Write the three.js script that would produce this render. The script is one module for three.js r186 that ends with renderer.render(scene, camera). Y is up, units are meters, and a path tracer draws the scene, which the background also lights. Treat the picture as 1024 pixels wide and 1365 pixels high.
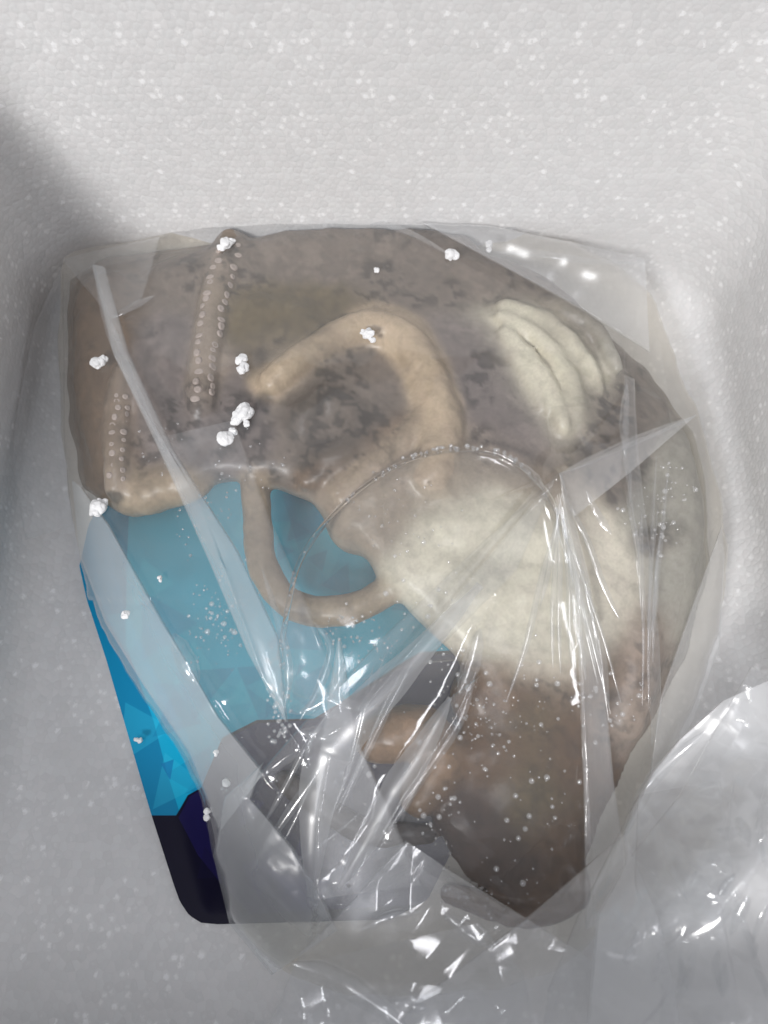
import * as THREE from 'three';
import { mergeGeometries } from 'three/addons/utils/BufferGeometryUtils.js';

// ---------------------------------------------------------------- camera, light, exposure
const scene = new THREE.Scene();
scene.background = new THREE.Color(0.02, 0.02, 0.021);
const CAM_H = 0.42, PITCH = 68 * Math.PI / 180, FPX = 1031;
const camera = new THREE.PerspectiveCamera(2 * Math.atan(682.5 / FPX) * 180 / Math.PI, 768 / 1024, 0.01, 20);
camera.position.set(0, CAM_H, 0);
camera.lookAt(0, CAM_H - Math.sin(PITCH), -Math.cos(PITCH));
camera.focus = 0.385;
camera.userData.fStop = 7;
const renderer = new THREE.WebGLRenderer({ antialias: true });
renderer.toneMapping = THREE.LinearToneMapping;
renderer.toneMappingExposure = 0.93;
renderer.shadowMap.enabled = true;

function areaLight(x, y, z, w, h, intensity, color, tx = 0, ty = 0.05, tz = -0.12) {
  const l = new THREE.RectAreaLight(color, intensity, w, h);
  l.position.set(x, y, z); if (h > 3 * w) l.rotation.set(-Math.PI / 2, 0, 0); else l.lookAt(tx, ty, tz); scene.add(l);
  return l;
}
areaLight(-0.55, 1.15, 0.88, 0.27, 0.27, 94, 0xfcfaf9);          // the lamp over the left side of the box
areaLight(0.2, 2.4, 0.3, 4.2, 4.2, 0.46, 0xf4f6ff);               // the bright ceiling of the room
areaLight(-0.1, 1.55, 0.42, 0.13, 0.55, 25, 0xfafaff);            // a slim tube lamp almost overhead, running front to back

// ---------------------------------------------------------------- helpers
function mulberry(a) { return () => { a |= 0; a = a + 0x6D2B79F5 | 0; let t = Math.imul(a ^ a >>> 15, 1 | a); t = t + Math.imul(t ^ t >>> 7, 61 | t) ^ t; return ((t ^ t >>> 14) >>> 0) / 4294967296; }; }
const rnd = mulberry(20771);
const clamp = (x, a, b) => Math.min(b, Math.max(a, x));
const lerp = (a, b, t) => a + (b - a) * t;
const smooth = (a, b, x) => { const t = clamp((x - a) / (b - a), 0, 1); return t * t * (3 - 2 * t); };
function hash3(x, y, z) { let h = Math.imul(x, 374761393) ^ Math.imul(y, 668265263) ^ Math.imul(z, 2147483647 ^ 0x51ab3); h = Math.imul(h ^ h >>> 13, 1274126177); return ((h ^ h >>> 16) >>> 0) / 4294967296; }
function noise3(x, y, z) {
  const xi = Math.floor(x), yi = Math.floor(y), zi = Math.floor(z), f = (t) => t * t * (3 - 2 * t);
  const u = f(x - xi), v = f(y - yi), w = f(z - zi), c = (i, j, k) => hash3(xi + i, yi + j, zi + k);
  return lerp(lerp(lerp(c(0, 0, 0), c(1, 0, 0), u), lerp(c(0, 1, 0), c(1, 1, 0), u), v), lerp(lerp(c(0, 0, 1), c(1, 0, 1), u), lerp(c(0, 1, 1), c(1, 1, 1), u), v), w);
}
function fbm(x, y, z, n = 4) { let s = 0, a = 0.5, t = 0; for (let i = 0; i < n; i++) { s += a * noise3(x, y, z); t += a; a *= 0.5; x *= 2.03; y *= 2.03; z *= 2.03; } return s / t; }
// crumpled sheet: sharp facets from folded distances, about -1 .. 1
function crumple(x, y, seed, n = 5) {
  let s = 0, t = 0;
  for (let i = 0; i < n; i++) {
    const a = hash3(seed, i, 3) * Math.PI, f = 0.7 + 1.1 * i * 0.55, ph = hash3(seed, i, 9) * 7;
    const wx = x + 0.35 * noise3(x * 0.8, y * 0.8, seed + i), wy = y + 0.35 * noise3(x * 0.8 + 9, y * 0.8, seed + i);
    const d = (wx * Math.cos(a) + wy * Math.sin(a)) * f + ph, tri = Math.abs(d - Math.floor(d) - 0.5) * 4 - 1, w = 1 / f;
    s += w * tri; t += w;
  }
  return s / t;
}
const FWD = new THREE.Vector3(0, -Math.sin(PITCH), -Math.cos(PITCH)), UPV = new THREE.Vector3(0, Math.cos(PITCH), -Math.sin(PITCH));
const rayOf = (px, py) => new THREE.Vector3((px - 512) / FPX, 0, 0).add(FWD).addScaledVector(UPV, -(py - 682.5) / FPX);
// a measured point: the place at height h above the box floor that was sighted at (px, py) in the survey of the photograph
function W(px, py, h) { const r = rayOf(px, py), t = (h - CAM_H) / r.y; return new THREE.Vector3(r.x * t, h, r.z * t); }

const used = {};
const numbered = (n) => { const k = used[n] = (used[n] ?? -1) + 1; return k ? n + '_' + String(k).padStart(3, '0') : n; };
function thing(name, label, category, base, group) {
  const o = new THREE.Group(); o.name = numbered(name); o.position.copy(base); scene.add(o);
  o.userData = { label, category }; if (group) o.userData.group = group;
  return o;
}
function part(name, geometry, material, parent, label) {
  const root = parent.isGroup ? parent.position : null;
  if (root) geometry.translate(-root.x, -root.y, -root.z);
  const m = new THREE.Mesh(geometry, material); m.name = name; m.castShadow = m.receiveShadow = true; parent.add(m);
  if (label) m.userData.label = label;
  return m;
}
function gridGeo(nu, nv, at, closeU = false) {
  const P = [], UV = [], I = [];
  for (let j = 0; j <= nv; j++) for (let i = 0; i <= nu; i++) { const [p, uv] = at(i / nu, j / nv); P.push(p.x, p.y, p.z); UV.push(uv[0], uv[1]); }
  for (let j = 0; j < nv; j++) for (let i = 0; i < nu; i++) { const a = j * (nu + 1) + i, b = a + 1, c = a + nu + 1, d = c + 1; I.push(a, b, d, a, d, c); }
  const g = new THREE.BufferGeometry();
  g.setAttribute('position', new THREE.Float32BufferAttribute(P, 3)); g.setAttribute('uv', new THREE.Float32BufferAttribute(UV, 2)); g.setIndex(I); g.computeVertexNormals();
  if (closeU) { const n = g.attributes.normal; for (let j = 0; j <= nv; j++) { const a = j * (nu + 1), b = a + nu, v = new THREE.Vector3(n.getX(a) + n.getX(b), n.getY(a) + n.getY(b), n.getZ(a) + n.getZ(b)).normalize(); n.setXYZ(a, v.x, v.y, v.z); n.setXYZ(b, v.x, v.y, v.z); } }
  return g;
}
function dataTexture(n, fn, srgb, repeatMetres) {
  const d = new Uint8Array(n * n * 4);
  for (let y = 0; y < n; y++) for (let x = 0; x < n; x++) { const c = fn((x + 0.5) / n, (y + 0.5) / n), k = (y * n + x) * 4; for (let i = 0; i < 3; i++) d[k + i] = clamp((c.length ? c[i] : c) * 255, 0, 255); d[k + 3] = 255; }
  const t = new THREE.DataTexture(d, n, n); t.wrapS = t.wrapT = THREE.RepeatWrapping; t.magFilter = t.minFilter = THREE.LinearFilter;
  if (srgb) t.colorSpace = THREE.SRGBColorSpace;
  t.repeat.set(1 / repeatMetres, 1 / repeatMetres); t.needsUpdate = true;
  return t;
}
// polyline sampling with a Catmull-Rom curve through picture points
function curve2(pts) { const c = new THREE.CatmullRomCurve3(pts.map(([x, y]) => new THREE.Vector3(x, y, 0)), false, 'centripetal'); return (t) => { const p = c.getPoint(clamp(t, 0, 1)); return [p.x, p.y]; }; }
function line2(pts) {
  const L = [0]; for (let i = 1; i < pts.length; i++) L.push(L[i - 1] + Math.hypot(pts[i][0] - pts[i - 1][0], pts[i][1] - pts[i - 1][1]));
  return (t) => { const s = clamp(t, 0, 1) * L[L.length - 1]; let i = 1; while (i < L.length - 1 && L[i] < s) i++; const k = (s - L[i - 1]) / Math.max(1e-6, L[i] - L[i - 1]); return [lerp(pts[i - 1][0], pts[i][0], k), lerp(pts[i - 1][1], pts[i][1], k)]; };
}

// ---------------------------------------------------------------- materials
const NB = 26, cells = [];                                   // fused foam beads: a jittered, tiling cell field
for (let j = 0; j < NB; j++) for (let i = 0; i < NB; i++) cells.push([(i + 0.5 * (j & 1) + 0.25 + 0.62 * (rnd() - 0.5)) / NB, (j + 0.5 + 0.62 * (rnd() - 0.5)) / NB, rnd(), rnd()]);
function bead(u, v) {
  let a = 9, b = 9, id = 0; const ci = Math.floor(u * NB), cj = Math.floor(v * NB);
  for (let j = -2; j <= 2; j++) for (let i = -2; i <= 2; i++) {
    const k = ((cj + j + NB) % NB) * NB + (ci + i + NB) % NB, c = cells[k];
    let dx = Math.abs(c[0] - u), dy = Math.abs(c[1] - v); dx = Math.min(dx, 1 - dx); dy = Math.min(dy, 1 - dy);
    const d = Math.hypot(dx, dy) * NB; if (d < a) { b = a; a = d; id = k; } else if (d < b) b = d;
  }
  return [a, b - a, id];
}
const BEADM = 0.104;
const foamBump = dataTexture(832, (u, v) => { const [a, e, id] = bead(u, v); return 0.25 + 0.3 * smooth(0, 0.7, e) + 0.22 * cells[id][2] + 0.25 * fbm(u * 13, v * 13, 8, 2) + 0.12 * fbm(u * 90, v * 90, 3, 2) - (cells[id][3] > 0.93 ? 0.25 * smooth(0.5, 0.1, a) : 0); }, false, BEADM);
const foamColor = dataTexture(832, (u, v) => { const [a, e, id] = bead(u, v), t = 0.9 + 0.03 * cells[id][2] - 0.007 * smooth(0.2, 0.0, e), gs = cells[id][2], glint = cells[id][3] < 0.05 + 0.4 * smooth(0.4, 0.65, fbm(u * 6.1, v * 6.1, 17, 2)) ? (0.02 + 0.08 * gs * gs) * smooth(0.2 + 0.3 * gs, 0.08, a + 0.35 * (noise3(u * 140, v * 140, 6) - 0.5)) : 0; return [t + glint, t - 0.002 + glint, t - 0.006 + glint]; }, true, BEADM);
const foamMat = new THREE.MeshPhysicalMaterial({ color: new THREE.Color().setRGB(0.925, 0.925, 0.93), map: foamColor, roughness: 0.5, bumpMap: foamBump, bumpScale: 0.0003, specularIntensity: 0.7 });
const crumbMat = new THREE.MeshStandardMaterial({ color: new THREE.Color().setRGB(0.84, 0.84, 0.84), roughness: 0.6 });

const filmBump = dataTexture(512, (u, v) => { const t = (k) => { const s = Math.sin, p = Math.PI * 2; return s(p * (k * u + 2 * v) + 1.3 * s(p * (v * k - u))) + s(p * (k * v - u) + 1.1 * s(p * u * k)); }; return 0.5 + 0.11 * (t(2) + 0.6 * t(5)); }, false, 0.12);
function film(haze, rough, tint = [0.97, 0.975, 0.98], bump = 0.0002) {
  return new THREE.MeshPhysicalMaterial({ color: new THREE.Color().setRGB(...tint), transmission: 1 - haze, thickness: 0, ior: 1.55, roughness: rough, bumpMap: filmBump, bumpScale: bump, side: THREE.DoubleSide });
}
const filmClear = film(0.055, 0.08), filmUnder = film(0.1, 0.2, [0.93, 0.89, 0.81]), filmHazy = film(0.2, 0.12), filmMilky = film(0.22, 0.24, [0.9, 0.92, 0.93]), filmCrease = film(0.06, 0.2, [0.97, 0.975, 0.98], 0.0001), filmFaint = film(0.06, 0.12), filmLoose = film(0.44, 0.28);

const filmGloss = film(0.1, 0.34, [0.97, 0.975, 0.98], 0.0001); filmCrease.ior = filmGloss.ior = 1.9;

// ---------------------------------------------------------------- foam box
const XL = -0.205, XR = 0.205, ZB = -0.325, ZF = 0.125, RIM = 0.22, RC = 0.04, RF = 0.03;
{
  const box = thing('foam_box', 'open white expanded foam box that everything lies in', 'box', new THREE.Vector3(0, 0, (ZB + ZF) / 2));
  // inner skin: a rounded rectangle that widens slightly upwards and rounds into the floor
  const ring = [];
  const arc = (cx, cz, a0) => { for (let k = 0; k <= 10; k++) { const a = a0 + k / 10 * Math.PI / 2; ring.push([cx, cz, Math.cos(a), Math.sin(a)]); } };
  arc(XR - RC, ZF - RC, 0); arc(XL + RC, ZF - RC, Math.PI / 2); arc(XL + RC, ZB + RC, Math.PI); arc(XR - RC, ZB + RC, Math.PI * 1.5); ring.push(ring[0]);
  const R = (k, out) => { const [cx, cz, c, s] = ring[k]; return [cx + c * (RC + out), cz + s * (RC + out)]; };
  const len = [0]; for (let k = 1; k < ring.length; k++) { const a = R(k, 0), b = R(k - 1, 0); len.push(len[k - 1] + Math.hypot(a[0] - b[0], a[1] - b[1])); }
  const prof = [];
  for (let k = 0; k <= 6; k++) { const a = Math.PI / 2 * (1 - k / 6); prof.push([-RF + RF * Math.cos(a), -0.0003 + RF - RF * Math.sin(a)]); }
  prof.push([0.004, 0.11], [0.008, RIM - 0.004], [0.0095, RIM - 0.001], [0.012, RIM], [0.034, RIM], [0.037, RIM - 0.001], [0.038, RIM - 0.004], [0.038, -0.03]);
  const pl = [0]; for (let k = 1; k < prof.length; k++) pl.push(pl[k - 1] + Math.hypot(prof[k][0] - prof[k - 1][0], prof[k][1] - prof[k - 1][1]));
  const nu = ring.length - 1, nv = prof.length - 1;
  part('wall', gridGeo(nu, nv, (u, v) => { const k = Math.round(u * nu), q = Math.round(v * nv), [x, z] = R(k, prof[q][0]); return [new THREE.Vector3(x, prof[q][1], z), [len[k], pl[q]]]; }, true), foamMat, box);
  const fl = new THREE.BoxGeometry(XR - XL + 0.04, 0.03, ZF - ZB + 0.04); fl.translate(0, -0.015, (ZB + ZF) / 2);
  const p = fl.attributes.position, uv = fl.attributes.uv; for (let i = 0; i < p.count; i++) uv.setXY(i, p.getX(i), p.getZ(i));
  part('floor', fl, foamMat, box);
}

// ---------------------------------------------------------------- the shape of the bag: outline and height of its upper film
const BC = [520, 800];
const OUT = [[80, 420], [85, 342], [122, 330], [205, 316], [330, 296], [430, 287], [540, 292], [680, 305], [800, 340], [868, 400], [900, 490], [930, 552], [955, 640], [966, 760], [950, 870], [905, 980], [850, 1100], [815, 1210], [740, 1290], [600, 1325], [420, 1310], [320, 1240], [288, 1150], [264, 1050], [188, 925], [124, 805], [98, 700], [84, 560]];
const outCurve = new THREE.CatmullRomCurve3(OUT.map(([x, y]) => new THREE.Vector3(x, y, 0)), true, 'centripetal');
const outPts = outCurve.getPoints(900).map((p) => [Math.atan2(p.y - BC[1], p.x - BC[0]), Math.hypot(p.x - BC[0], p.y - BC[1])]).sort((a, b) => a[0] - b[0]);
function outR(a) { return outR0(a) * (1 + 0.012 * crumple(a * 4, 3.3, 61, 4) + 0.004 * noise3(a * 40, 1, 2)); }
function outR0(a) { let lo = 0, hi = outPts.length - 1; if (a <= outPts[0][0] || a >= outPts[hi][0]) return lerp(outPts[0][1], outPts[hi][1], 0.5); while (hi - lo > 1) { const m = (lo + hi) >> 1; if (outPts[m][0] < a) lo = m; else hi = m; } const t = (a - outPts[lo][0]) / Math.max(1e-9, outPts[hi][0] - outPts[lo][0]); return lerp(outPts[lo][1], outPts[hi][1], t); }
const edgeH = (px, py) => lerp(0.056, 0.012, smooth(300, 1250, py));
function baseH(px, py) {
  const dx = px - BC[0], dy = py - BC[1], r = clamp(Math.hypot(dx, dy) / outR(Math.atan2(dy, dx)), 0, 1);
  return edgeH(px, py) + lerp(0.030, 0.040, smooth(350, 900, py)) * Math.pow(1 - Math.pow(r, 3.2), 0.55);
}
function segDist(px, py, pts) {
  let best = 1e9, side = 0;
  for (let i = 1; i < pts.length; i++) {
    const [ax, ay] = pts[i - 1], [bx, by] = pts[i], ux = bx - ax, uy = by - ay, t = clamp(((px - ax) * ux + (py - ay) * uy) / (ux * ux + uy * uy), 0, 1), ex = px - ax - ux * t, ey = py - ay - uy * t, d = Math.hypot(ex, ey);
    if (d < best) { best = d; side = ux * ey - uy * ex; }
  }
  return side < 0 ? -best : best;
}
// long tension lines in the film: [points, height (m), half width one side, other side (px)]
const RIDGES = [
  [[[420, 1200], [424, 1090], [440, 1000], [500, 925], [745, 632]], 0.006, 10, 40],
  [[[470, 1180], [520, 1060], [600, 935], [640, 840]], 0.004, 8, 26],
  [[[745, 632], [772, 760], [780, 960], [792, 1180]], 0.005, 10, 30],
  [[[745, 632], [830, 600], [928, 552]], 0.005, 8, 34],
  [[[520, 1110], [612, 960], [640, 900]], 0.0025, 7, 16],
  [[[832, 500], [828, 640], [860, 800], [868, 960]], 0.004, 8, 26],
  [[[960, 720], [900, 860], [870, 980]], 0.004, 8, 30],
  [[[300, 760], [360, 930], [400, 1000]], 0.003, 10, 25],
  [[[140, 690], [215, 830], [300, 960], [350, 1030]], 0.0025, 8, 30],
  [[[125, 350], [165, 500], [225, 600]], 0.002, 8, 20],
];
function filmH(px, py) {
  let h = baseH(px, py);
  const dx = px - BC[0], dy = py - BC[1], r = Math.hypot(dx, dy) / outR(Math.atan2(dy, dx)), fade = 1 - smooth(0.85, 1, r);
  for (const [pts, a, w1, w2] of RIDGES) { const d = segDist(px, py, pts), w = d < 0 ? w1 : w2; h += fade * a * Math.exp(-Math.abs(d) / w); }
  const wr = 0.35 + 0.65 * smooth(600, 1000, py + 0.35 * px - 180);
  h += fade * wr * 0.0017 * crumple(px / 210, py / 210, 5, 3) + fade * 0.0022 * smooth(1120, 1220, py) * crumple(px / 75, py / 75, 15, 4) + fade * 0.0004 * Math.sin(px / 23 + 3 * noise3(px / 90, py / 90, 1)) * noise3(px / 120, py / 120, 7);
  return Math.max(h, 0.003);
}

// ---------------------------------------------------------------- octopus: one continuous body from blended limbs
const C = { grey: [0.185, 0.155, 0.135], purple: [0.19, 0.163, 0.16], brown: [0.16, 0.11, 0.072], dark: [0.06, 0.034, 0.022], coil: [0.1, 0.08, 0.065], pale: [0.34, 0.28, 0.23], tan: [0.56, 0.45, 0.335], cream: [0.78, 0.74, 0.655], dusk: [0.3, 0.28, 0.235], pearl: [0.86, 0.83, 0.7], mantle: [0.11, 0.06, 0.028], pinkish: [0.33, 0.265, 0.225], olive: [0.13, 0.1, 0.052], sand: [0.36, 0.29, 0.215], ash: [0.37, 0.36, 0.33], dim: [0.13, 0.12, 0.12], rust: [0.22, 0.145, 0.09] };
// [points (px), radius at start, at end (m), colour, extra depth (m)]
const LIMBS = [
  [[[150, 410], [150, 520], [165, 600]], 0.020, 0.017, C.brown, 0.004],
  [[[240, 400], [360, 370], [480, 350], [600, 365]], 0.026, 0.022, C.grey, 0.004],
  [[[240, 480], [230, 560], [300, 590]], 0.020, 0.016, C.purple, 0.004],
  [[[600, 380], [700, 420], [760, 470]], 0.024, 0.02, C.grey, 0.006],
  [[[640, 500], [680, 580], [640, 640]], 0.024, 0.02, C.purple, 0.008],
  [[[320, 440], [400, 440], [420, 480]], 0.018, 0.012, C.olive, 0.006],
  [[[400, 480], [480, 560], [430, 600]], 0.02, 0.02, C.grey, 0.009],
  [[[760, 560], [800, 600], [850, 560]], 0.02, 0.016, C.grey, 0.004],
  [[[312, 326], [300, 356], [285, 420], [272, 490], [268, 545]], 0.0085, 0.0065, C.pale, -0.0012],
  [[[166, 500], [158, 560], [156, 650]], 0.006, 0.005, C.pale, -0.0005],
  [[[362, 508], [430, 462], [490, 437], [540, 455], [575, 520], [590, 585], [575, 640]], 0.0065, 0.0105, C.tan, -0.002],
  [[[400, 565], [440, 535], [478, 560], [462, 606], [420, 610]], 0.008, 0.005, C.coil, 0.003],
  [[[338, 630], [343, 690], [350, 750], [376, 796], [425, 815], [485, 806], [545, 770], [600, 735]], 0.0058, 0.0058, C.sand, 0.013],
  [[[180, 660], [260, 640]], 0.011, 0.009, C.sand, 0.006],
  [[[690, 430], [740, 470], [760, 520], [770, 570]], 0.0105, 0.007, C.dusk, 0.0055],
  [[[672, 408], [735, 432], [778, 478], [798, 520]], 0.0034, 0.0026, C.pearl, 0.0015],
  [[[668, 424], [722, 455], [758, 505], [772, 566]], 0.0037, 0.003, C.pearl, 0.0015],
  [[[672, 446], [708, 480], [738, 528], [752, 572]], 0.0034, 0.0026, C.pearl, 0.0015],
  [[[684, 474], [704, 505], [722, 545]], 0.003, 0.0022, C.pearl, 0.003],
  [[[740, 405], [795, 440], [822, 490]], 0.0034, 0.0026, C.ash, 0],
  [[[480, 690], [560, 655], [640, 645], [720, 680]], 0.018, 0.016, C.pale, 0.005],
  [[[590, 715], [660, 710], [740, 730]], 0.018, 0.018, C.cream, 0.004],
  [[[590, 770], [660, 800], [740, 790]], 0.026, 0.022, C.cream, 0.004],
  [[[680, 850], [740, 860], [800, 800]], 0.022, 0.016, C.cream, 0.006],
  [[[570, 560], [500, 620], [450, 655]], 0.006, 0.004, C.sand, 0.004],
  [[[590, 610], [540, 640], [485, 672]], 0.006, 0.004, C.pale, 0.004],
  [[[530, 570], [460, 615], [410, 640]], 0.005, 0.004, C.brown, 0.005],
  [[[640, 930], [700, 900], [780, 900], [850, 860]], 0.024, 0.018, C.mantle, 0.0085],
  [[[630, 1010], [720, 1000], [790, 1010]], 0.028, 0.026, C.mantle, 0.0075],
  [[[606, 1085], [640, 1110], [690, 1150]], 0.017, 0.015, C.dark, 0.0075],
  [[[720, 1090], [760, 1150], [770, 1190]], 0.018, 0.016, C.mantle, 0.0075],
  [[[690, 960], [700, 1030], [705, 1080]], 0.016, 0.014, C.olive, 0.0090],
  [[[600, 1190], [700, 1220], [770, 1200]], 0.014, 0.014, C.mantle, 0.0105],
  [[[830, 960], [840, 900], [850, 840]], 0.016, 0.013, C.pinkish, 0.005],
  [[[880, 600], [895, 680], [890, 760], [880, 850]], 0.014, 0.014, C.ash, 0.005],
  [[[865, 728], [920, 705]], 0.006, 0.004, C.dark, 0.003],
  [[[505, 985], [560, 975], [590, 1010], [560, 1060]], 0.011, 0.009, C.rust, 0.006],
  [[[380, 1040], [430, 1075], [490, 1110], [570, 1110]], 0.005, 0.008, C.dim, 0.02],
];
const caps = [];
for (const [pts, r0, r1, col, dh] of LIMBS) {
  const c = curve2(pts), n = Math.max(3, (pts.length - 1) * 4); let prev = null;
  for (let i = 0; i <= n; i++) {
    const [x, y] = c(i / n), top = baseH(x, y) - 0.006 - dh, r = Math.min(lerp(r0, r1, i / n), Math.max(0.004, (top - 0.019) / 2)), p = W(x, y, Math.max(r + 0.019, top - r));
    if (prev) caps.push({ a: prev[0], b: p, ra: prev[1], rb: r, col, base: r0 >= 0.0135 });
    prev = [p, r];
  }
}
for (const c of caps) { c.ab = c.b.clone().sub(c.a); c.l2 = Math.max(1e-10, c.ab.lengthSq()); }
const capDist = (c, x, y, z) => { const ax = x - c.a.x, ay = y - c.a.y, az = z - c.a.z, t = clamp((ax * c.ab.x + ay * c.ab.y + az * c.ab.z) / c.l2, 0, 1); return Math.hypot(ax - c.ab.x * t, ay - c.ab.y * t, az - c.ab.z * t) - lerp(c.ra, c.rb, t); };
const CELL = 0.0018, lo = [-0.195, 0.014, -0.325], N = [217, 53, 227];
const field = new Float32Array(N[0] * N[1] * N[2]).fill(1), KS = 720;
{
  const acc = new Float32Array(field.length);
  for (const c of caps) {
    const reach = Math.max(c.ra, c.rb) + 0.012, r = [0, 1, 2].map((k) => { const s = 'xyz'[k]; return [Math.max(0, Math.floor((Math.min(c.a[s], c.b[s]) - reach - lo[k]) / CELL)), Math.min(N[k] - 1, Math.ceil((Math.max(c.a[s], c.b[s]) + reach - lo[k]) / CELL))]; });
    for (let k = r[2][0]; k <= r[2][1]; k++) for (let j = r[1][0]; j <= r[1][1]; j++) for (let i = r[0][0]; i <= r[0][1]; i++) acc[(k * N[1] + j) * N[0] + i] += Math.exp(-KS * capDist(c, lo[0] + i * CELL, lo[1] + j * CELL, lo[2] + k * CELL));
  }
  for (let k = 0; k < N[2]; k++) for (let j = 0; j < N[1]; j++) for (let i = 0; i < N[0]; i++) {
    const q = (k * N[1] + j) * N[0] + i, x = lo[0] + i * CELL, y = lo[1] + j * CELL, z = lo[2] + k * CELL, edge = i < 1 || j < 1 || k < 1 || i > N[0] - 2 || j > N[1] - 2 || k > N[2] - 2;
    field[q] = edge ? 0.02 : (acc[q] > 1e-9 ? -Math.log(acc[q]) / KS : 0.02) + 0.0012 * (fbm(x * 130, y * 130, z * 130, 2) - 0.5) * 2 - 0.0006;
  }
}
// the folded mass that fills the bag: its footprint and the height at which it presses against the film
const MASS = [[90, 372], [130, 345], [330, 306], [430, 298], [560, 312], [690, 352], [790, 425], [870, 500], [925, 575], [940, 650], [945, 760], [920, 880], [858, 1000], [815, 1120], [795, 1205], [710, 1228], [620, 1170], [575, 1085], [592, 1000], [640, 930], [604, 876], [556, 828], [508, 775], [462, 712], [418, 672], [372, 652], [322, 640], [240, 650], [160, 684], [112, 650], [92, 560]].map(([x, y]) => [x, y]);
function massDist(x, y) {
  let inside = false; for (let i = 0, j = MASS.length - 1; i < MASS.length; j = i++) { const [ax, ay] = MASS[i], [bx, by] = MASS[j]; if ((ay > y) !== (by > y) && x < (bx - ax) * (y - ay) / (by - ay) + ax) inside = !inside; }
  const d = Math.abs(segDist(x, y, [...MASS, MASS[0]])); return inside ? -d : d;
}
{
  const v = new THREE.Vector3(), c = new THREE.Vector3(0, CAM_H, 0);
  for (let k = 1; k < N[2] - 1; k++) for (let i = 1; i < N[0] - 1; i++) for (let j = 1; j < N[1] - 1; j++) {
    const q = (k * N[1] + j) * N[0] + i; v.set(lo[0] + i * CELL, lo[1] + j * CELL, lo[2] + k * CELL).sub(c);
    const f = v.dot(FWD), x = 512 + v.x / f * FPX, y = 682.5 - v.dot(UPV) / f * FPX, h = v.y + CAM_H;
    if (x < 60 || x > 980 || y < 260 || y > 1260) continue;
    const d = massDist(x, y) / 2700 + 0.003 * (noise3(x / 30, y / 30, 4) - 0.5); if (d > 0.012) continue;
    const R = 0.016, inn = clamp(-d / R, 0, 1), top = baseH(x, y) - 0.0125 - R * 0.9 * (1 - Math.sqrt(1 - (1 - inn) ** 2)) + 0.005 * (fbm(x / 70, y / 70, 3, 2) - 0.5);
    const s = Math.max(d, h - top, 0.0215 - h), w = 0.004, a = field[q], t = clamp(0.5 + 0.5 * (a - s) / w, 0, 1);
    field[q] = lerp(a, s, t) - w * t * (1 - t);
  }
}
function fieldAt(p) { const f = ['x', 'y', 'z'].map((s, k) => clamp((p[s] - lo[k]) / CELL, 0, N[k] - 1.001)), b = f.map(Math.floor), t = f.map((v, k) => v - b[k]), at = (i, j, k) => field[((b[2] + k) * N[1] + b[1] + j) * N[0] + b[0] + i]; return lerp(lerp(lerp(at(0, 0, 0), at(1, 0, 0), t[0]), lerp(at(0, 1, 0), at(1, 1, 0), t[0]), t[1]), lerp(lerp(at(0, 0, 1), at(1, 0, 1), t[0]), lerp(at(0, 1, 1), at(1, 1, 1), t[0]), t[1]), t[2]); }
function hitBody(px, py) { for (let h = 0.105; h > 0.018; h -= 0.0006) { const p = W(px, py, h); if (fieldAt(p) < 0) return p; } return W(px, py, 0.03); }
function surfaceNets() {
  const P = [], I = [], id = new Int32Array(field.length).fill(-1), F = (i, j, k) => field[(k * N[1] + j) * N[0] + i];
  for (let k = 0; k < N[2] - 1; k++) for (let j = 0; j < N[1] - 1; j++) for (let i = 0; i < N[0] - 1; i++) {
    let n = 0, x = 0, y = 0, z = 0; const v = [];
    for (let c = 0; c < 8; c++) v.push(F(i + (c & 1), j + (c >> 1 & 1), k + (c >> 2)));
    for (let a = 0; a < 8; a++) for (const bit of [1, 2, 4]) { const b = a | bit; if (b === a || (v[a] < 0) === (v[b] < 0)) continue; const t = v[a] / (v[a] - v[b]); x += (a & 1) + (bit === 1 ? t : 0); y += (a >> 1 & 1) + (bit === 2 ? t : 0); z += (a >> 2) + (bit === 4 ? t : 0); n++; }
    if (n) { id[(k * N[1] + j) * N[0] + i] = P.length / 3; P.push(lo[0] + (i + x / n) * CELL, lo[1] + (j + y / n) * CELL, lo[2] + (k + z / n) * CELL); }
  }
  const q = (i, j, k) => id[(k * N[1] + j) * N[0] + i];
  const quad = (a, b, c, d, flip) => { if (a < 0 || b < 0 || c < 0 || d < 0) return; flip ? I.push(a, c, b, a, d, c) : I.push(a, b, c, a, c, d); };
  for (let k = 1; k < N[2] - 1; k++) for (let j = 1; j < N[1] - 1; j++) for (let i = 1; i < N[0] - 1; i++) {
    const s = F(i, j, k) < 0;
    if (s !== F(i + 1, j, k) < 0) quad(q(i, j - 1, k - 1), q(i, j, k - 1), q(i, j, k), q(i, j - 1, k), !s);
    if (s !== F(i, j + 1, k) < 0) quad(q(i - 1, j, k - 1), q(i - 1, j, k), q(i, j, k), q(i, j, k - 1), !s);
    if (s !== F(i, j, k + 1) < 0) quad(q(i - 1, j - 1, k), q(i, j - 1, k), q(i, j, k), q(i - 1, j, k), !s);
  }
  const g = new THREE.BufferGeometry(); g.setAttribute('position', new THREE.Float32BufferAttribute(P, 3)); g.setIndex(I); g.computeVertexNormals();
  return g;
}
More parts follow.
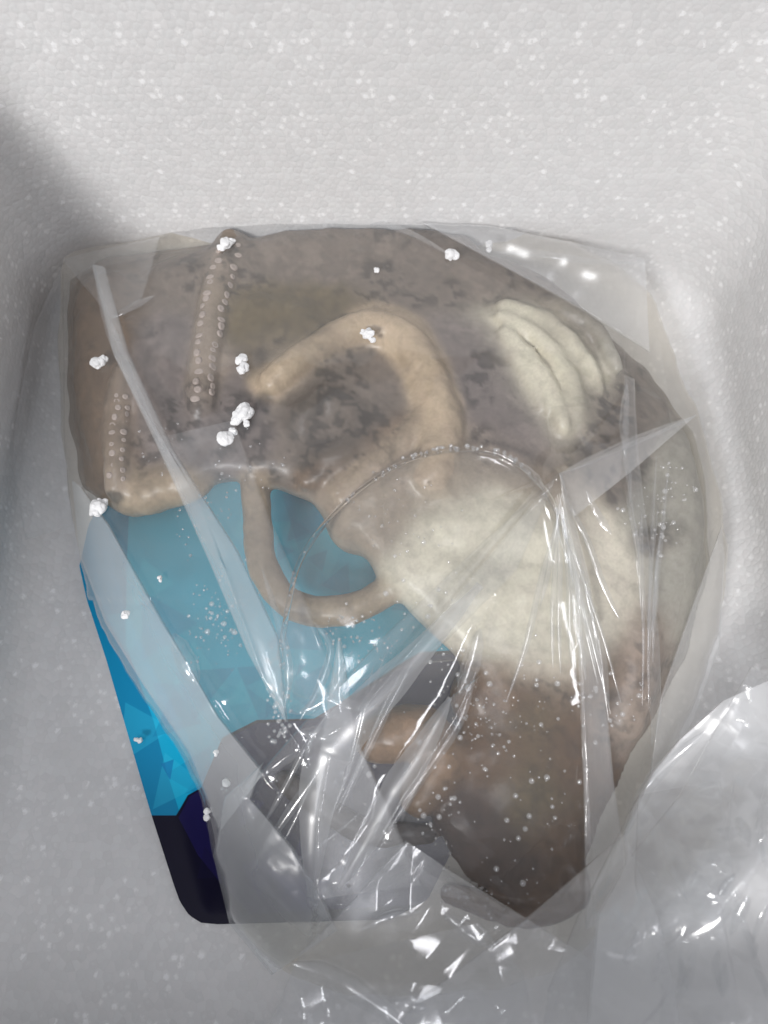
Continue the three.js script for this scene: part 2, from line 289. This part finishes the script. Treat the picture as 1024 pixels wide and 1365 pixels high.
{
  const g = surfaceNets(), p = g.attributes.position, col = new Float32Array(p.count * 3), uv = new Float32Array(p.count * 2);
  for (let n = 0; n < p.count; n++) {
    const x = p.getX(n), y = p.getY(n), z = p.getZ(n), wob = 0.011 * (fbm(x * 60, y * 60, z * 60, 3) - 0.5);
    let w = 0, r = 0, gg = 0, b = 0;
    for (const c of caps) { if (Math.abs(c.a.x - x) > 0.06 || Math.abs(c.a.z - z) > 0.06) continue; let d = capDist(c, x + wob * (c.base ? 1 : 0.22), y, z - wob * (c.base ? 1 : 0.22)); d = c.base ? d - 0.0045 : c.col === C.pearl || c.col === C.dusk ? d - 0.001 : d < 0.0008 ? d : 0.0008 + (d - 0.0008) * 2.2; const k = Math.exp(-d * 270); w += k; r += k * c.col[0]; gg += k * c.col[1]; b += k * c.col[2]; }
    const m1 = fbm(x * 75 + 4, y * 75, z * 75, 4), m2 = fbm(x * 260, y * 260 + 7, z * 260, 3), streak = fbm(x * 40 + z * 90, y * 60, (x - z) * 260, 3);
    const lum = (r + gg + b) / Math.max(w, 1e-9) / 3;
    const dk = smooth(0.36, 0.2, lum);
    let t = 1 + 0.6 * (m1 - 0.5) * (0.25 + 0.75 * dk) + 0.2 * (m2 - 0.5) * dk + 0.22 * (streak - 0.5) - 0.35 * dk * smooth(0.57, 0.68, m1 * 0.6 + m2 * 0.4) + 0.35 * dk * smooth(0.46, 0.36, m1 * 0.75 + m2 * 0.25);
    const sp = fbm(x * 210 + 3, y * 210, z * 210, 3), gate = smooth(0.5, 0.6, fbm(x * 40 + 31, y * 40, z * 40, 2)); t *= 1 - 0.48 * dk * gate * smooth(0.6, 0.45, (r - b) / Math.max(r, 1e-9)) * smooth(0.53, 0.57, sp);
    col.set([r / w * t, gg / w * t * (1 + 0.04 * (m2 - 0.5)), b / w * t], n * 3); uv.set([x, z], n * 2);
  }
  g.setAttribute('color', new THREE.BufferAttribute(col, 3)); g.setAttribute('uv', new THREE.BufferAttribute(uv, 2));
  const spots = []; for (let i = 0; i < 0; i++) spots.push([rnd(), rnd(), 0.003 + 0.012 * Math.pow(rnd(), 3), rnd()]);
  const skin = dataTexture(1024, (u, v) => {
    let d = 0; for (const s of spots) { const dx = Math.abs(s[0] - u), dy = Math.abs(s[1] - v); if (dx < 0.02 && dy < 0.02) { const r = Math.hypot(dx, dy * 0.8) + 0.004 * (noise3(u * 160, v * 160, 2) - 0.5); d = Math.max(d, (0.15 + 0.35 * s[3]) * smooth(s[2], s[2] * 0.55, r)); } }
    const n = fbm(u * 46, v * 46, 11, 4), t = 0.98 - 0.05 * smooth(0.45, 0.75, n) - d, q = fbm(u * 190, v * 190, 5, 2) * 0.08 - 0.04; return [t + q, t * 0.985 + q, t * 0.95 + q];
  }, true, 0.2);
  const skinBump = dataTexture(512, (u, v) => fbm(u * 30, v * 30, 21, 3), false, 0.15);
  const skinMat = new THREE.MeshPhysicalMaterial({ vertexColors: true, map: skin, roughness: 0.36, specularIntensity: 0.8, bumpMap: skinBump, bumpScale: 0.00025 });
  const octopus = thing('octopus', 'mottled brown octopus with tan arms and cream underside folded up inside the clear bag', 'octopus', W(560, 800, 0.0));
  part('body', g, skinMat, octopus);
  // suckers: small cups in two rows along two arms
  const cup = new THREE.LatheGeometry([[0.0001, 0.00105], [0.0005, 0.0009], [0.0009, 0.0011], [0.0014, 0.0010], [0.0018, 0.0004], [0.0019, -0.0008]].map(([x, y]) => new THREE.Vector2(x, y)).reverse(), 14);
  const cupMat = new THREE.MeshPhysicalMaterial({ color: new THREE.Color().setRGB(0.43, 0.355, 0.31), roughness: 0.4 });
  const rows = [[[[300, 318], [281, 370], [270, 420], [264, 480], [262, 540]], 19, 1], [[[322, 322], [305, 380], [294, 430], [285, 480], [279, 530]], 18, 1], [[[158, 520], [152, 570], [148, 640]], 10, 0.75], [[[170, 525], [165, 580], [161, 645]], 10, 0.75]];
  for (const [pts, n, s] of rows) { const c = curve2(pts); for (let i = 0; i < n; i++) {
    const [x, y] = c((i + 0.5) / n), p = hitBody(x + 6 * (rnd() - 0.5), y + 5 * (rnd() - 0.5)), m = new THREE.Mesh(cup, cupMat), e = 0.0012;
    const nn = new THREE.Vector3(...['x', 'y', 'z'].map((a) => fieldAt(p.clone().add(new THREE.Vector3().setComponent('xyz'.indexOf(a), e))) - fieldAt(p.clone().add(new THREE.Vector3().setComponent('xyz'.indexOf(a), -e))))).normalize();
    m.name = 'sucker'; m.position.copy(p.sub(octopus.position)).addScaledVector(nn, -0.0003); m.quaternion.setFromUnitVectors(new THREE.Vector3(0, 1, 0), nn); m.scale.set(s * (0.95 + 0.5 * rnd()), s * (0.7 + 0.5 * rnd()), s * (0.95 + 0.5 * rnd())); octopus.add(m);
  } }
}

// ---------------------------------------------------------------- ice pack: printed pouch under the bag
{
  const base = W(380, 980, 0);
  const pack = thing('ice_pack', 'bright cyan and navy ice pack pouch lying under the clear bag', 'ice pack', base);
  const left = [[150, 640], [118, 700], [106, 755], [116, 800], [142, 880], [168, 970], [200, 1080], [232, 1180], [240, 1202], [252, 1220], [268, 1230], [290, 1232]];
  const right = [[560, 600], [585, 720], [610, 800], [640, 860], [655, 900], [650, 960], [630, 1040], [600, 1140], [570, 1200], [520, 1226]];
  const L = line2(left), Rr = line2(right), hp = (v) => lerp(0.012, 0.002, smooth(0.2, 1, v));
  const fl = 0.09;
  const TX = 1024, cv = document.createElement('canvas'); cv.width = cv.height = TX; const cx = cv.getContext('2d');
  const S = 0.28, ux = (p) => [(p.x - base.x + 0.16) / S, (p.z - base.z + 0.16) / S], px2 = (x, y) => { const [u, v] = ux(W(x, y, 0.008)); return [u * TX, v * TX]; };
  const poly = (pts, c) => { cx.fillStyle = c; cx.beginPath(); pts.forEach(([x, y], i) => { const q = px2(x, y); i ? cx.lineTo(...q) : cx.moveTo(...q); }); cx.closePath(); cx.fill(); };
  cx.fillStyle = '#0a8cbc'; cx.fillRect(0, 0, TX, TX);
  poly([[180, 560], [170, 860], [205, 960], [222, 1030], [240, 1090], [330, 1090], [800, 1000], [800, 560]], '#12b4e0');
  for (let i = 0; i < 46; i++) { const x = 180 + 420 * rnd(), y = 660 + 400 * rnd(), s = 14 + 40 * rnd(), a = rnd() * 6.3, t = rnd(); poly([0, 2.1, 4.2].map((k) => [x + s * Math.cos(a + k + 0.4 * rnd()), y + s * Math.sin(a + k)]), t < 0.4 ? 'rgba(10,120,175,0.30)' : t < 0.75 ? 'rgba(70,205,240,0.35)' : 'rgba(30,150,205,0.4)'); }
  poly([[214, 1018], [232, 1012], [226, 1040]], 'rgba(20,120,185,0.6)');
  poly([[180, 1087], [233, 1087], [250, 1060], [270, 1050], [300, 985], [345, 962], [420, 960], [470, 930], [560, 872], [700, 860], [700, 1300], [180, 1300]], '#0d0a26');
  poly([[236, 1090], [252, 1062], [270, 1052], [300, 990], [345, 966], [420, 962], [470, 934], [560, 876], [700, 866], [690, 1200], [330, 1220], [262, 1140]], '#1a154c');
  for (let i = 0; i < 40; i++) { const x = 270 + 370 * rnd(), y = 960 + 230 * rnd(), s = 14 + 34 * rnd(), a = rnd() * 6.3; if (y < 1050 && x < 400) continue; poly([0, 2.1, 4.2].map((k) => [x + s * Math.cos(a + k), y + s * Math.sin(a + k + 0.3 * rnd())]), rnd() < 0.5 ? 'rgba(70,60,150,0.3)' : 'rgba(22,16,60,0.35)'); }
  const tex = new THREE.CanvasTexture(cv); tex.colorSpace = THREE.SRGBColorSpace; tex.flipY = false;
  const mat = new THREE.MeshPhysicalMaterial({ map: tex, roughness: 0.45, specularIntensity: 0.28, side: THREE.DoubleSide });
  const sheet = (top) => gridGeo(90, 90, (u, v) => {
    const a = L(v), b = Rr(v), x = lerp(a[0], b[0], u), y = lerp(a[1], b[1], u), e = Math.min(u, 1 - u) * 10, ev = Math.min(v * 8 + 0.4, (1 - v) * 14), q = smooth(0.75, 2.4, Math.min(e, ev));
    const h = hp(v) + top * (0.0003 + 0.006 * q + 0.0012 * q * crumple(x / 75, y / 75, 12, 4)) * (top > 0 ? 1 : 0.25), p = W(x, y, Math.max(0.0009 + 0.0004 * top, h));
    return [p, ux(p)];
  });
  part('pouch', mergeGeometries([sheet(1), sheet(-1)]), mat, pack);
}

// ---------------------------------------------------------------- the clear bag
const bagBase = W(BC[0], BC[1], 0);
const bag = thing('plastic_bag', 'clear crumpled plastic bag of seawater holding the octopus, with folded milky flaps', 'plastic bag', bagBase);
part('film', gridGeo(720, 190, (u, v) => { const a = (u * 2 - 1) * Math.PI, r = outR(a) * Math.pow(v, 0.75), x = BC[0] + r * Math.cos(a), y = BC[1] + r * Math.sin(a), p = W(x, y, filmH(x, y)); return [p, [p.x, p.z]]; }, true), filmClear, bag);
part('bottom_film', gridGeo(240, 40, (u, v) => { const a = (u * 2 - 1) * Math.PI, r = outR(a) * v, x = BC[0] + r * Math.cos(a), y = BC[1] + r * Math.sin(a), p = W(x, y, lerp(0.0215, edgeH(x, y), Math.pow(v, 6))); return [p, [p.x, p.z]]; }, true), filmUnder, bag);

// a strip of doubled film between two edges, lying off metres above the bag
function flap(A, B, off, mat, o = {}) {
  const a = (o.curved ? curve2 : line2)(A), b = (o.curved ? curve2 : line2)(B), seed = o.seed ?? 31, amp = o.amp ?? 0.0008;
  const g = gridGeo(o.nu ?? 40, o.nv ?? 90, (u, v) => {
    const p0 = a(v), p1 = b(v), w = Math.hypot(p1[0] - p0[0], p1[1] - p0[1]), s = u, x = lerp(p0[0], p1[0], s), y = lerp(p0[1], p1[1], s);
    const lip = Math.min(u, 1 - u) * w, e = o.flat ? 0 : (o.lip ?? 0.0016) * (Math.exp(-lip / 4) * 0.8 - Math.exp(-lip / 1.2) * 1.6);
    const bow = (o.bow ?? 0.002) * Math.sin(Math.PI * u);
    const h = (o.h ? o.h(x, y, u, v) : filmH(x, y)) + off + bow + e + amp * crumple(x / (o.scale ?? 130), y / (o.scale ?? 130), seed, 5);
    const p = W(x, y, Math.max(0.002, h)); return [p, [p.x, p.z]];
  });
  return part(o.name ?? 'fold', g, mat, o.parent ?? bag, o.label);
}
flap([[122, 352], [150, 470], [205, 585], [275, 740], [330, 870], [380, 962]], [[140, 356], [172, 470], [232, 600], [318, 735], [372, 850], [384, 962]], 0.003, filmMilky, { seed: 2, label: 'long narrow folded strip down the left of the bag' });
flap([[205, 585], [262, 700], [330, 830], [372, 950]], [[312, 560], [360, 690], [420, 830], [470, 960]], 0.002, filmFaint, { seed: 3 });
flap([[96, 640], [106, 740], [140, 830], [192, 915], [252, 1005], [292, 1110]], [[110, 650], [146, 700], [214, 820], [292, 955], [345, 1020], [352, 1030]], 0.003, filmMilky, { seed: 4, bow: 0.003 });
flap([[352, 1015], [300, 1062], [284, 1140], [306, 1232], [362, 1300]], [[352, 1015], [335, 1065], [392, 1130], [432, 1200], [450, 1240]], 0.004, filmMilky, { seed: 6, bow: 0.003 });
flap([[745, 630], [640, 725], [520, 840], [430, 935], [342, 1035]], [[745, 630], [690, 760], [600, 850], [500, 945], [350, 1040]], 0.005, filmFaint, { seed: 7 });
flap([[450, 850], [425, 1010], [418, 1100], [415, 1200]], [[455, 850], [475, 980], [520, 1080], [562, 1180]], 0.004, filmHazy, { seed: 8, amp: 0.002 });
flap([[745, 630], [830, 592], [930, 552]], [[745, 632], [765, 690], [840, 630]], 0.004, filmHazy, { seed: 9, amp: 0.0005 });
flap([[745, 632], [764, 760], [772, 900], [778, 1060], [780, 1240]], [[750, 634], [786, 770], [806, 900], [818, 1040], [842, 1210]], 0.006, filmHazy, { seed: 10, amp: 0.0006 });
flap([[832, 500], [828, 600], [842, 690], [862, 830], [868, 1000]], [[846, 505], [852, 610], [868, 740], [880, 860], [882, 960]], 0.004, filmFaint, { seed: 11 });
flap([[962, 700], [915, 830], [880, 930], [862, 1060]], [[966, 740], [960, 860], [925, 960], [872, 1060]], 0.006, filmHazy, { seed: 12, amp: 0.002 });
flap([[84, 346], [110, 338], [212, 316]], [[86, 350], [148, 424], [190, 400], [214, 318]], 0.003, filmFaint, { seed: 13, label: 'creased top left corner of the bag' });
flap([[560, 296], [650, 300], [760, 322], [860, 345]], [[562, 298], [660, 350], [770, 410], [866, 470]], 0.006, filmHazy, { seed: 14, amp: 0.002, lip: 0.003, label: 'creased upper right corner of the bag' });
flap([[44, 440], [24, 540], [18, 620], [34, 720]], [[84, 350], [86, 480], [88, 600], [98, 700]], 0, filmFaint, { seed: 16, h: (x) => 0.05 - 0.0001 * (90 - x), amp: 0.002, scale: 60, curved: true, label: 'loose wing of film against the left wall' });
flap([[540, 990], [600, 930], [640, 900]], [[535, 1100], [590, 985], [642, 898]], 0.003, filmFaint, { seed: 15 });

// narrow stand-up creases where the film is pinched: tapered rolls of film along a line
function crease(pts, r, o = {}) {
  const c = curve2(pts), n = 48, m = 14;
  const g = gridGeo(m, n, (u, v) => {
    const [x, y] = c(v), [x2, y2] = c(v + 0.01), [x1, y1] = c(v - 0.01), w = r * Math.pow(Math.sin(Math.PI * clamp(v, 0.02, 0.98)), 0.6), h = (o.h ?? filmH)(x, y) + (o.off ?? 0.002);
    const p = W(x, y, h), q = W(x2, y2, h), s = W(x1, y1, h), t = q.sub(s).normalize(), side = new THREE.Vector3(-t.z, 0, t.x), a = (u - 0.5) * 1.5, wob = 1 + 0.25 * noise3(v * 9, 2, r * 9999);
    p.addScaledVector(side, Math.sin(a) * 1.9 * w * wob).add(new THREE.Vector3(0, (Math.cos(a) - 0.73) * 1.9 * w * wob + 0.0001 * Math.sin(v * 23 + r * 9000), 0)); return [p, [p.x, p.z]];
  });
  part('crease', g, r > 0.004 ? filmGloss : filmCrease, bag);
}
const CR = [
  [[[415, 1195], [420, 1100], [427, 1045], [440, 1000], [490, 942], [545, 885], [640, 780]], 0.0068],
  [[[452, 1185], [495, 1110], [525, 1055], [565, 995], [600, 930]], 0.0042],
  [[[612, 925], [628, 885], [640, 838]], 0.0028], [[[400, 950], [440, 924], [470, 868]], 0.002], [[[425, 922], [460, 938], [505, 945]], 0.0016],
  [[[398, 975], [425, 978], [450, 985]], 0.0022], [[[515, 1112], [560, 1040], [612, 962], [632, 905]], 0.0016], [[[410, 1196], [424, 1208], [440, 1222]], 0.0018],
  [[[548, 1150], [580, 1180], [628, 1196]], 0.0018], [[[126, 356], [142, 425], [168, 490], [215, 590]], 0.0018], [[[148, 424], [178, 408], [206, 394]], 0.0016],
  [[[232, 845], [248, 880], [264, 912]], 0.0034], [[[395, 292], [470, 292], [540, 308], [605, 342]], 0.0016], [[[560, 298], [640, 299], [700, 306]], 0.0014], [[[662, 336], [720, 338], [785, 348], [845, 350]], 0.0017],
  [[[836, 512], [832, 560], [834, 610]], 0.0016], [[[782, 655], [800, 690], [815, 712]], 0.0014], [[[745, 632], [835, 592], [928, 554]], 0.0016], [[[780, 780], [800, 860], [812, 960]], 0.0014],
  [[[350, 760], [372, 830], [385, 900], [375, 960]], 0.0014], [[[420, 830], [440, 860], [428, 910], [400, 960]], 0.0014], [[[690, 615], [712, 635], [725, 652]], 0.0016],
];
for (const [p, r] of CR) crease(p, r);

// finer creases that fan out from the gathers
for (let i = 0; i < 28; i++) {
  const k = [0, 1, 3, 1, 2, 3, 1][i % 7], t = rnd(), j = () => 10 * (rnd() - 0.5); let a, b;
  if (k === 0) { const q = rnd(); a = [415 + 60 * q, 1190 - 120 * rnd()]; b = [lerp(400, 640, q) + 20 * rnd(), lerp(880, 860, q) + 120 * t]; }
  else if (k === 1) { const q = rnd(); a = [745 + j(), 650 + 40 * rnd()]; b = [lerp(640, 830, q), 780 + 200 * t]; }
  else if (k === 2) { const q = rnd(); a = [300 + 150 * q, 1100 + 120 * rnd()]; b = [a[0] + 60 + 60 * rnd(), a[1] - 90 - 90 * rnd()]; }
  else { const q = rnd(); a = [840 + 100 * q, 600 + 120 * rnd()]; b = [850 + 40 * q, a[1] + 120 + 160 * t]; }
  const m1 = [lerp(a[0], b[0], 0.35) + j(), lerp(a[1], b[1], 0.35) + j()], m2 = [lerp(a[0], b[0], 0.7) + j(), lerp(a[1], b[1], 0.7) + j()];
  crease([a, m1, m2, b], 0.0005 + 0.0012 * rnd() * rnd());
}

// water line: the domed edge of the water against the film, beaded with air
const ARC = [[372, 880], [384, 810], [400, 748], [440, 690], [500, 638], [560, 608], [640, 600], [690, 618], [728, 655], [752, 705], [778, 770], [796, 840]];
{
  const c = curve2(ARC), pts = []; for (let i = 0; i <= 60; i++) { const [x, y] = c(i / 60); pts.push(W(x, y, filmH(x, y) - 0.0012)); }
  part('water_line', new THREE.TubeGeometry(new THREE.CatmullRomCurve3(pts), 160, 0.0013, 8), new THREE.MeshPhysicalMaterial({ color: 0xffffff, transmission: 1, thickness: 0.002, ior: 1.4, roughness: 0.03 }), bag);
  const LOW = [[800, 880], [740, 885], [660, 880], [570, 885], [480, 910], [400, 930]];
  const ring = [...ARC, ...LOW], rc = new THREE.CatmullRomCurve3(ring.map(([x, y]) => new THREE.Vector3(x, y, 0)), true, 'centripetal'), cc = [590, 760];
  part('water_surface', gridGeo(260, 60, (u, v) => { const q = rc.getPoint(u), x = lerp(cc[0], q.x, v), y = lerp(cc[1], q.y, v), p = W(x, y, filmH(x, y) - 0.0075 + 0.006 * (1 - Math.sqrt(Math.max(0, 1 - Math.pow(v, 5))))  + 0.0012 * Math.sin(x / 31 + y / 55) * (1 - v)); return [p, [p.x, p.z]]; }, true), film(0.02, 0.1, [0.97, 0.98, 0.97], 0.0004), bag);
}
// bubbles clinging inside the film
{
  const list = [], add = (x, y, r) => list.push([x, y, r]), c = curve2(ARC);
  for (let i = 0; i < 34; i++) { const [x, y] = c(0.42 + 0.26 * rnd()); add(x + 5 * (rnd() - 0.5), y - 3 + 6 * (rnd() - 0.5), 0.0007 + 0.0007 * rnd()); }
  for (let i = 0; i < 60; i++) { const [x, y] = c(rnd()); add(x + 4 * (rnd() - 0.5), y + 4 * (rnd() - 0.5), 0.0004 + 0.0006 * rnd()); }
  for (let i = 0; i < 60; i++) { const [x, y] = [355 + 34 * rnd(), 860 + 130 * rnd()]; add(x, y, 0.0004 + 0.0008 * rnd()); }
  const cl = [[600, 1020, 60], [700, 1100, 80], [650, 960, 50], [860, 680, 40], [900, 640, 30], [740, 900, 60], [480, 860, 60], [610, 900, 50], [890, 720, 25], [820, 930, 40], [560, 780, 60], [590, 1090, 40], [460, 1000, 60], [720, 1000, 80], [330, 620, 50], [300, 790, 60], [290, 830, 40]];
  for (const [x, y, s] of cl) for (let i = 0; i < 22; i++) { const a = rnd() * 6.283, d = s * Math.sqrt(rnd()); add(x + d * Math.cos(a), y + d * Math.sin(a), 0.0004 + 0.0011 * Math.pow(rnd(), 3)); }
  const im = new THREE.InstancedMesh(new THREE.SphereGeometry(1, 14, 10), new THREE.MeshPhysicalMaterial({ color: 0xffffff, transmission: 0.86, thickness: 0, ior: 2, roughness: 0.08 }), list.length), m = new THREE.Matrix4();
  list.forEach(([x, y, r], i) => { const p = W(x, y, filmH(x, y) - r * 0.9 - 0.0006).sub(bagBase); m.makeScale(r, r * 0.9, r).setPosition(p); im.setMatrixAt(i, m); });
  im.name = 'bubble'; im.userData.kind = 'stuff'; bag.add(im);
  // fine droplets on the outside of the film
  const dr = []; for (const [x, y, sx, sy, n] of [[275, 700, 45, 60, 60], [480, 850, 60, 40, 40], [300, 830, 60, 70, 60], [520, 690, 100, 70, 40], [210, 600, 40, 40, 20], [650, 960, 120, 60, 50], [640, 1180, 90, 70, 40], [480, 1120, 70, 100, 40], [320, 1060, 60, 60, 24]]) for (let i = 0; i < n; i++) dr.push([x + sx * (rnd() + rnd() - 1), y + sy * (rnd() + rnd() - 1), 0.0003 + 0.0006 * rnd() * rnd()]);
  const jm = new THREE.InstancedMesh(new THREE.SphereGeometry(1, 10, 8), new THREE.MeshPhysicalMaterial({ color: 0xffffff, transmission: 0.9, thickness: 0.001, ior: 1.4, roughness: 0.05 }), dr.length);
  dr.forEach(([x, y, r], i) => { m.makeScale(r, r * 0.6, r).setPosition(W(x, y, filmH(x, y) + 0.0002).sub(bagBase)); jm.setMatrixAt(i, m); });
  jm.name = 'water_drop'; jm.userData.kind = 'stuff'; bag.add(jm);
}

// ---------------------------------------------------------------- loose mouth of the bag, gathered over the front right of the box
{
  const H = (x, y) => 0.052 + 0.03 * smooth(780, 1024, x) + 0.014 * Math.sin(y / 60 + x / 140);
  const o = { h: H, amp: 0.005, scale: 190, bow: 0.004, nu: 110, nv: 150, name: 'loose_film' };
  flap([[962, 935], [905, 985], [868, 1030], [832, 1110], [834, 1150], [795, 1220], [780, 1400]], [[1030, 905], [1060, 980], [1080, 1060], [1080, 1120], [1080, 1200], [1080, 1300], [1080, 1400]], 0, filmLoose, { ...o, seed: 41, label: 'milky loose mouth of the bag gathered at the front right' });
  flap([[1000, 890], [960, 960], [905, 1060], [840, 1140]], [[1060, 900], [1060, 1000], [1050, 1100], [960, 1240]], 0.014, filmFaint, { ...o, seed: 42, amp: 0.006, scale: 120 });
  flap([[850, 1060], [846, 1180], [880, 1300], [890, 1400]], [[960, 1040], [980, 1180], [1020, 1300], [1060, 1400]], 0.012, filmFaint, { ...o, seed: 44, amp: 0.008, scale: 120 });
  for (let i = 0; i < 26; i++) { const x = 850 + 190 * rnd(), y = 1000 + 330 * rnd(), a = 1.1 + 1.2 * rnd(), l = 30 + 70 * rnd(), q = 14 * (rnd() - 0.5); crease([[x, y], [x + l * 0.5 * Math.cos(a) + q, y + l * 0.5 * Math.sin(a)], [x + l * Math.cos(a), y + l * Math.sin(a)]], 0.0006 + 0.001 * rnd(), { h: H, off: 0.003 + 0.004 * rnd() }); }
  const H2 = (x, y) => lerp(0.045, 0.03, smooth(1200, 1380, y)) + 0.004 * Math.sin(x / 90 + y / 70);
  flap([[540, 1120], [470, 1200], [400, 1270], [345, 1400]], [[600, 1160], [720, 1235], [790, 1280], [820, 1400]], 0.006, filmHazy, { ...o, h: H2, seed: 43, amp: 0.004, scale: 170, label: 'crumpled film along the front of the bag' });
  flap([[832, 1110], [700, 1225], [560, 1330], [500, 1400]], [[834, 1112], [880, 1230], [900, 1320], [910, 1400]], 0.014, filmHazy, { ...o, h: (x, y) => lerp(H2(x, y), H(x, y), smooth(700, 860, x)), seed: 51, amp: 0.004, scale: 200 });
  flap([[380, 1290], [400, 1330], [400, 1400]], [[640, 1230], [700, 1300], [720, 1400]], 0.018, filmFaint, { ...o, h: H2, seed: 52, amp: 0.003, scale: 220 });
  flap([[850, 1060], [770, 1220], [730, 1320], [720, 1400]], [[852, 1062], [960, 1200], [980, 1300], [990, 1400]], 0.02, filmFaint, { ...o, h: (x, y) => lerp(H2(x, y), H(x, y), smooth(700, 860, x)), seed: 53, amp: 0.004, scale: 220 });
  for (const [p, r] of [[[[388, 1284], [440, 1300], [490, 1330], [545, 1372]], 0.0034], [[[590, 1215], [620, 1240], [650, 1262]], 0.0018], [[[480, 1240], [520, 1222], [560, 1215]], 0.0016], [[[520, 1335], [545, 1340], [570, 1345]], 0.002]]) crease(p, r, { h: H2, off: 0.014 });
  for (const [p, r] of [[[[970, 1060], [990, 1100], [1000, 1130]], 0.002], [[[832, 1115], [870, 1040], [940, 975]], 0.0022]]) crease(p, r, { h: H, off: 0.004 });
}

// ---------------------------------------------------------------- foam crumbs stuck to the bag
{
  const spec = [
    [302, 326, [[0, 0, 9], [-6, 5, 6], [7, -4, 5]], 'white foam crumb by the top edge of the bag, above the first row of suckers'],
    [132, 484, [[0, 0, 9], [7, -4, 6]], 'oval white foam crumb near the left edge of the bag, beside the narrow folded strip'],
    [322, 487, [[0, -6, 8], [2, 6, 8]], 'elongated white foam crumb standing upright on the olive patch of the octopus'],
    [324, 553, [[4, -2, 12], [-7, 6, 9], [5, 12, 5]], 'largest lumpy white foam crumb, upper of the pair beside the sucker row'],
    [302, 583, [[-2, 2, 10], [9, -7, 6]], 'two-lobed white foam crumb, lower of the pair beside the sucker row'],
    [131, 677, [[0, 0, 11], [-3, 6, 8], [6, -5, 7]], 'big ragged white foam crumb at the upper end of the milky left flap'],
    [491, 448, [[0, -1, 9], [5, 6, 5], [-4, -3, 6]], 'white foam crumb on the crown of the curved tan arm'],
    [213, 770, [[0, 0, 3], [1, 4, 2]], 'tiny white foam crumb over the cyan part of the ice pack'],
    [168, 820, [[0, 0, 5], [3, -2, 3]], 'small white foam crumb halfway down the milky left flap'],
    [302, 1044, [[0, 0, 5]], 'small oval white foam crumb low on the bag above the navy area'],
    [276, 1082, [[0, 0, 4], [0, 8, 4]], 'thin white foam crumb at the bottom end of the milky left flap'],
    [288, 1003, [[0, 0, 3], [0, 3, 2]], 'tiny white foam crumb at the lower edge of the left flap'],
    [600, 341, [[0, 0, 9], [7, 2, 6]], 'white foam crumb at the top of the bag, right of the dark back'],
    [652, 327, [[0, 0, 6], [0, 7, 4]], 'pointed white foam crumb near the glinting upper right edge of the bag'],
    [502, 361, [[0, 0, 4]], 'tiny white foam crumb on the grey upper part of the bag'],
  ];
  const crumb = (x, y, lobes, hh) => {
    const gs = lobes.map(([dx, dy, r], k) => {
      const g = new THREE.IcosahedronGeometry(1, 5), p = g.attributes.position, R = r / FPX * 0.37; g.deleteAttribute('uv');
      for (let i = 0; i < p.count; i++) { const v = new THREE.Vector3().fromBufferAttribute(p, i), f = 0.7 + 0.75 * noise3(v.x * 1.3 + x, v.y * 1.3 + k, v.z * 1.3 + y) + 0.3 * noise3(v.x * 2.6 + x, v.y * 2.6 + k, v.z * 2.6) - 0.25 + 0.12 * noise3(v.x * 6 + x, v.y * 6, v.z * 6); v.multiplyScalar(R * f); v.y *= 0.75; p.setXYZ(i, v.x, v.y, v.z); }
      g.computeVertexNormals(); const c = W(x + dx, y + dy, hh); g.translate(c.x, c.y + R * 0.4, c.z); return g;
    });
    return mergeGeometries(gs);
  };
  const tagged = (x, y, lobes, label, hh) => { const base = W(x, y, hh), g = crumb(x, y, lobes, hh); g.translate(-base.x, -base.y, -base.z); const m = new THREE.Mesh(g, crumbMat); m.name = numbered('foam_crumb'); m.position.copy(base); m.userData = { label, category: 'foam crumb', group: 'foam crumbs scattered over the bag' }; m.castShadow = m.receiveShadow = true; scene.add(m); };
  for (const [x, y, lobes, label] of spec) tagged(x, y, lobes, label, filmH(x, y) + (x < 300 && y > 600 ? 0.0045 : 0.001));
  tagged(186, 987, [[0, 0, 4], [-4, -1, 3]], 'tiny white foam crumb lying on the cyan edge of the ice pack', 0.014);
}
scene.traverse((o) => { if (o.isMesh) { o.castShadow = true; o.receiveShadow = true; } });
renderer.render(scene, camera);
